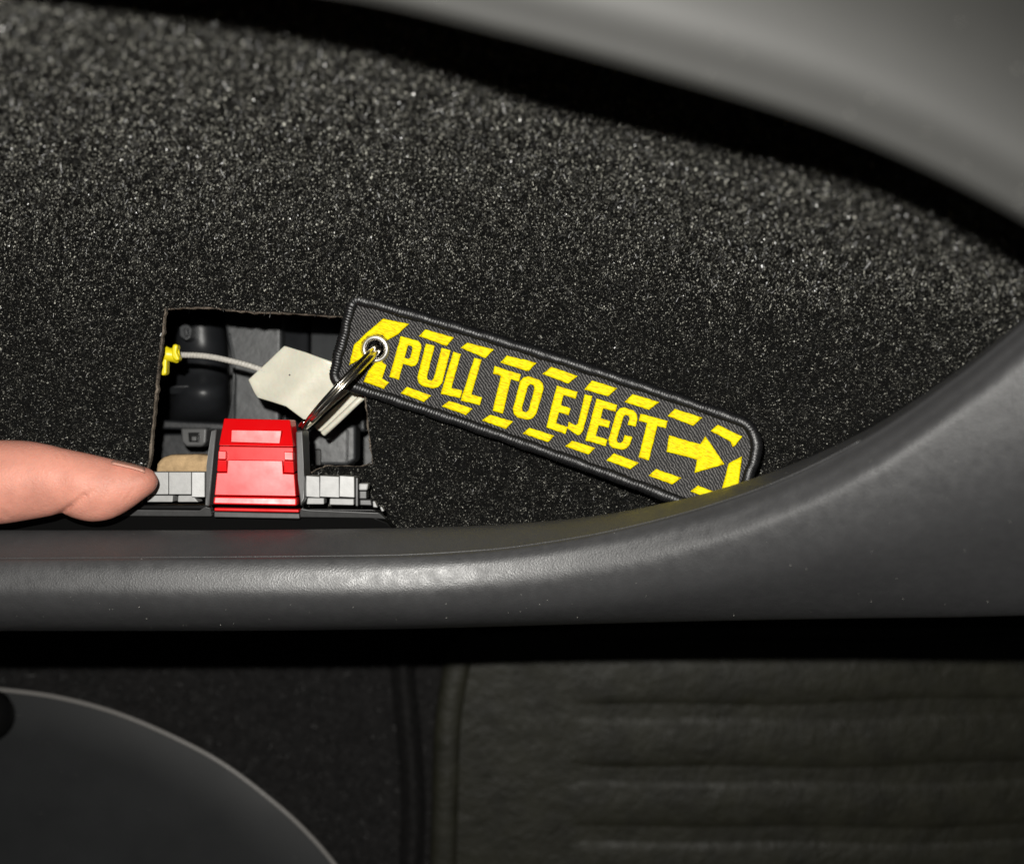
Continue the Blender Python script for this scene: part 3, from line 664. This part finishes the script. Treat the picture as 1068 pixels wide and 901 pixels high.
for a, b in ribs:
    n = 60; vv = []
    for i in range(n+1):
        x = 585+i*13.5; wob = 2.2*math.sin(x/90.+a)+1.2*math.sin(x/37.+a*2)
        sk = -(x-585)*0.012
        edge = min(1, (x-585)/40)
        for (yy, hh) in ((a, -.6), (a+5, .6), (a+12, 1.1), ((a+b)/2, 1.4+.3*math.sin(x/60)), (b-12, 1.1), (b-5, .6), (b, -.6)):
            vv.append(P(x, yy+wob+sk, ZF+6+hh*edge-0.2))
    openmesh('mat_rib', vv, grid_faces(n+1, 7), M_mat, fm)

# ------------------------------------------------------------------ hand: index finger pressing the cover
def loft(stations, nseg=72, steps=6):
    """stations: (x, ytop, ybot, zc, depth_half_mm) -> smooth closed loft, verts/faces"""
    st = smoothpath([Vector((a, b, c)) for a, b, c, _, _ in stations], steps)
    sz = smoothpath([Vector((d, e, 0)) for _, _, _, d, e in stations], steps)
    V = []
    for p, q in zip(st, sz):
        ym, yh = (p.y+p.z)/2, abs(p.z-p.y)/2
        for k in range(nseg):
            th = 2*math.pi*k/nseg; c, s = math.cos(th), math.sin(th)
            V.append(Vector(P(p.x, ym-c*yh, q.x+s*q.y)))
    n = len(st); F = grid_faces(n, nseg, True)+[list(range(nseg))[::-1], [(n-1)*nseg+k for k in range(nseg)]]
    return V, F
index = [(-330, 455, 600, 28, 13), (-240, 456, 578, 30, 11), (-160, 462, 560, 32, 10.0), (-90, 463, 553, 32, 9.4), (-40, 460.5, 549, 31, 9.2), (0, 459, 546.5, 30, 9.2), (30, 460, 542, 29, 9.0), (52, 464, 538, 28.5, 8.8), (64, 467, 535.5, 28, 8.7), (78, 470, 540.5, 28, 8.6), (95, 473.6, 543.8, 27.5, 8.3), (112, 477.6, 542, 27, 7.8), (126, 480.6, 536.5, 26.5, 7.2), (139, 483.6, 528.5, 26, 6.5), (149, 486.6, 521, 25.5, 5.8), (156, 488.8, 516, 25, 4.8), (161, 492.5, 511.5, 24.6, 3.4), (164, 498, 506, 24.3, 1.4), (164.8, 501.5, 502.8, 24.2, .4)]
middle = [(-330, 520, 660, 22, 12), (-240, 530, 640, 18, 10), (-150, 538, 625, 12, 9), (-80, 552, 615, 4, 8.5), (-30, 562, 605, 0, 6), (-15, 575, 595, -2, 3), (-10, 580, 590, -2, .8)]
palm = [(-640, 440, 700, 20, 16), (-560, 400, 730, 22, 20), (-450, 390, 740, 24, 20), (-360, 410, 720, 25, 17), (-300, 440, 690, 26, 13), (-270, 470, 650, 26, 8)]
ring_f = [(-330, 640, 740, 18, 11), (-240, 650, 730, 12, 10), (-150, 655, 725, 2, 9), (-90, 662, 718, -6, 7.5), (-60, 675, 706, -8, 4), (-50, 688, 694, -8, 1)]
thumb = [(-520, 330, 430, 34, 12), (-420, 300, 400, 44, 11.5), (-320, 300, 385, 50, 10), (-250, 308, 380, 54, 9), (-215, 322, 368, 55, 6), (-203, 338, 352, 55, 1.5)]
HV, HF = [], []
for part in (index, middle, palm, thumb, ring_f):
    v, f = loft(part); o_ = len(HV)
    if part is index:
        # fingertip joint crease and faint lines pressed into the flesh
        for (x0, y0, x1, y1, dep, wd) in ((52, 543, 88, 517, 3.2, 1.7), (88, 517, 114, 503, 0.5, 1.8), (130, 522, 141, 507, 0.45, 1.1), (124, 520, 133, 509, 0.3, 1.0), (60, 474, 66, 486, .4, 1.3), (67, 473, 74, 488, .4, 1.3), (2, 545, 12, 522, .5, 1.8)):
            for q in v:
                d_ = H-q.z/S; X = q.x/S*FP/d_+CX; Y = CY-q.y/S*FP/d_
                if q.z/S < 24: continue
                dx, dy = x1-x0, y1-y0; t = max(0, min(1, ((X-x0)*dx+(Y-y0)*dy)/(dx*dx+dy*dy)))
                ds = math.hypot(X-x0-t*dx, Y-y0-t*dy)
                q.z -= dep*(1-t*0.8)*math.exp(-(ds/wd)**2)*S
    HV += v; HF += [[a+o_ for a in g] for g in f]
hand = meshobj('hand', HV, HF, M_skin, None, smooth=True)
rm = hand.modifiers.new('remesh', 'REMESH'); rm.mode = 'VOXEL'; rm.voxel_size = 0.34*S; rm.use_smooth_shade = True
ss = hand.modifiers.new('smooth', 'SMOOTH'); ss.factor = 0.5; ss.iterations = 1
tag(hand, 'hand at the left edge pressing its index fingertip against the latch cover', 'hand')
nl = []
for i in range(13):
    t = i/12; x = 116+t*35
    yt = crv([112, 126, 139, 149, 156], [477.3, 480.2, 483.3, 486.4, 490.4])(x)+0.9
    for j in range(9):
        u = j/8*2-1; wdt = 6.4*(1-0.25*t)*(1 if t > .08 else .8); nl.append(P(x, yt+ (u*u)*4.5+(0.8 if t < .05 else 0), 26.5+u*wdt))
no = openmesh('fingernail', nl, grid_faces(13, 9), M_nail, hand)
so = no.modifiers.new('thickness', 'SOLIDIFY'); so.thickness = 0.25*S; so.offset = 0

# ------------------------------------------------------------------ loose dust specks lying on the plastic
def dust(parent, n, size, cond):
    me = parent.data; V_, F_ = [], []; k = 0; tries = 0
    while k < n and tries < n*400:
        tries += 1; v = me.vertices[random.randrange(len(me.vertices))]; c = Vector(v.co); d_ = H-c.z/S
        X = c.x/S*FP/d_+CX; Y = CY-c.y/S*FP/d_
        if not cond(X, Y): continue
        r = random.uniform(*size)*S; c = c+v.normal*r*0.6+Vector((random.uniform(-.8, .8)*S, random.uniform(-.2, .2)*S, 0)); b = len(V_)
        V_ += [c+Vector(q)*r*random.uniform(.6, 1.3) for q in ((1, 0, 0), (0, 1, 0), (-1, 0, 0), (0, -1, 0), (0, 0, 1), (0, 0, -1))]
        F_ += [[b+a for a in t] for t in ((0, 1, 4), (1, 2, 4), (2, 3, 4), (3, 0, 4), (1, 0, 5), (2, 1, 5), (3, 2, 5), (0, 3, 5))]; k += 1
    o = meshobj('dust', V_, F_, M_dust, parent); o['kind'] = 'stuff'
M_dust = mat('pale_dust', (0.45, 0.44, 0.40), 0.8, 0.2)
dust(rail, 150, (0.05, 0.13), lambda X, Y: 0 < X < 1068 and (Y > fD(X)-20 or random.random() < .1) and Y < fB(X)-3)
dust(arm, 26, (0.07, 0.16), lambda X, Y: 350 < X < 1068 and -5 < Y < fA(X)-12)
dust(bpy.data.objects['panel_face'], 50, (0.05, 0.13), lambda X, Y: 0 < X < 360 and 700 < Y < 905)
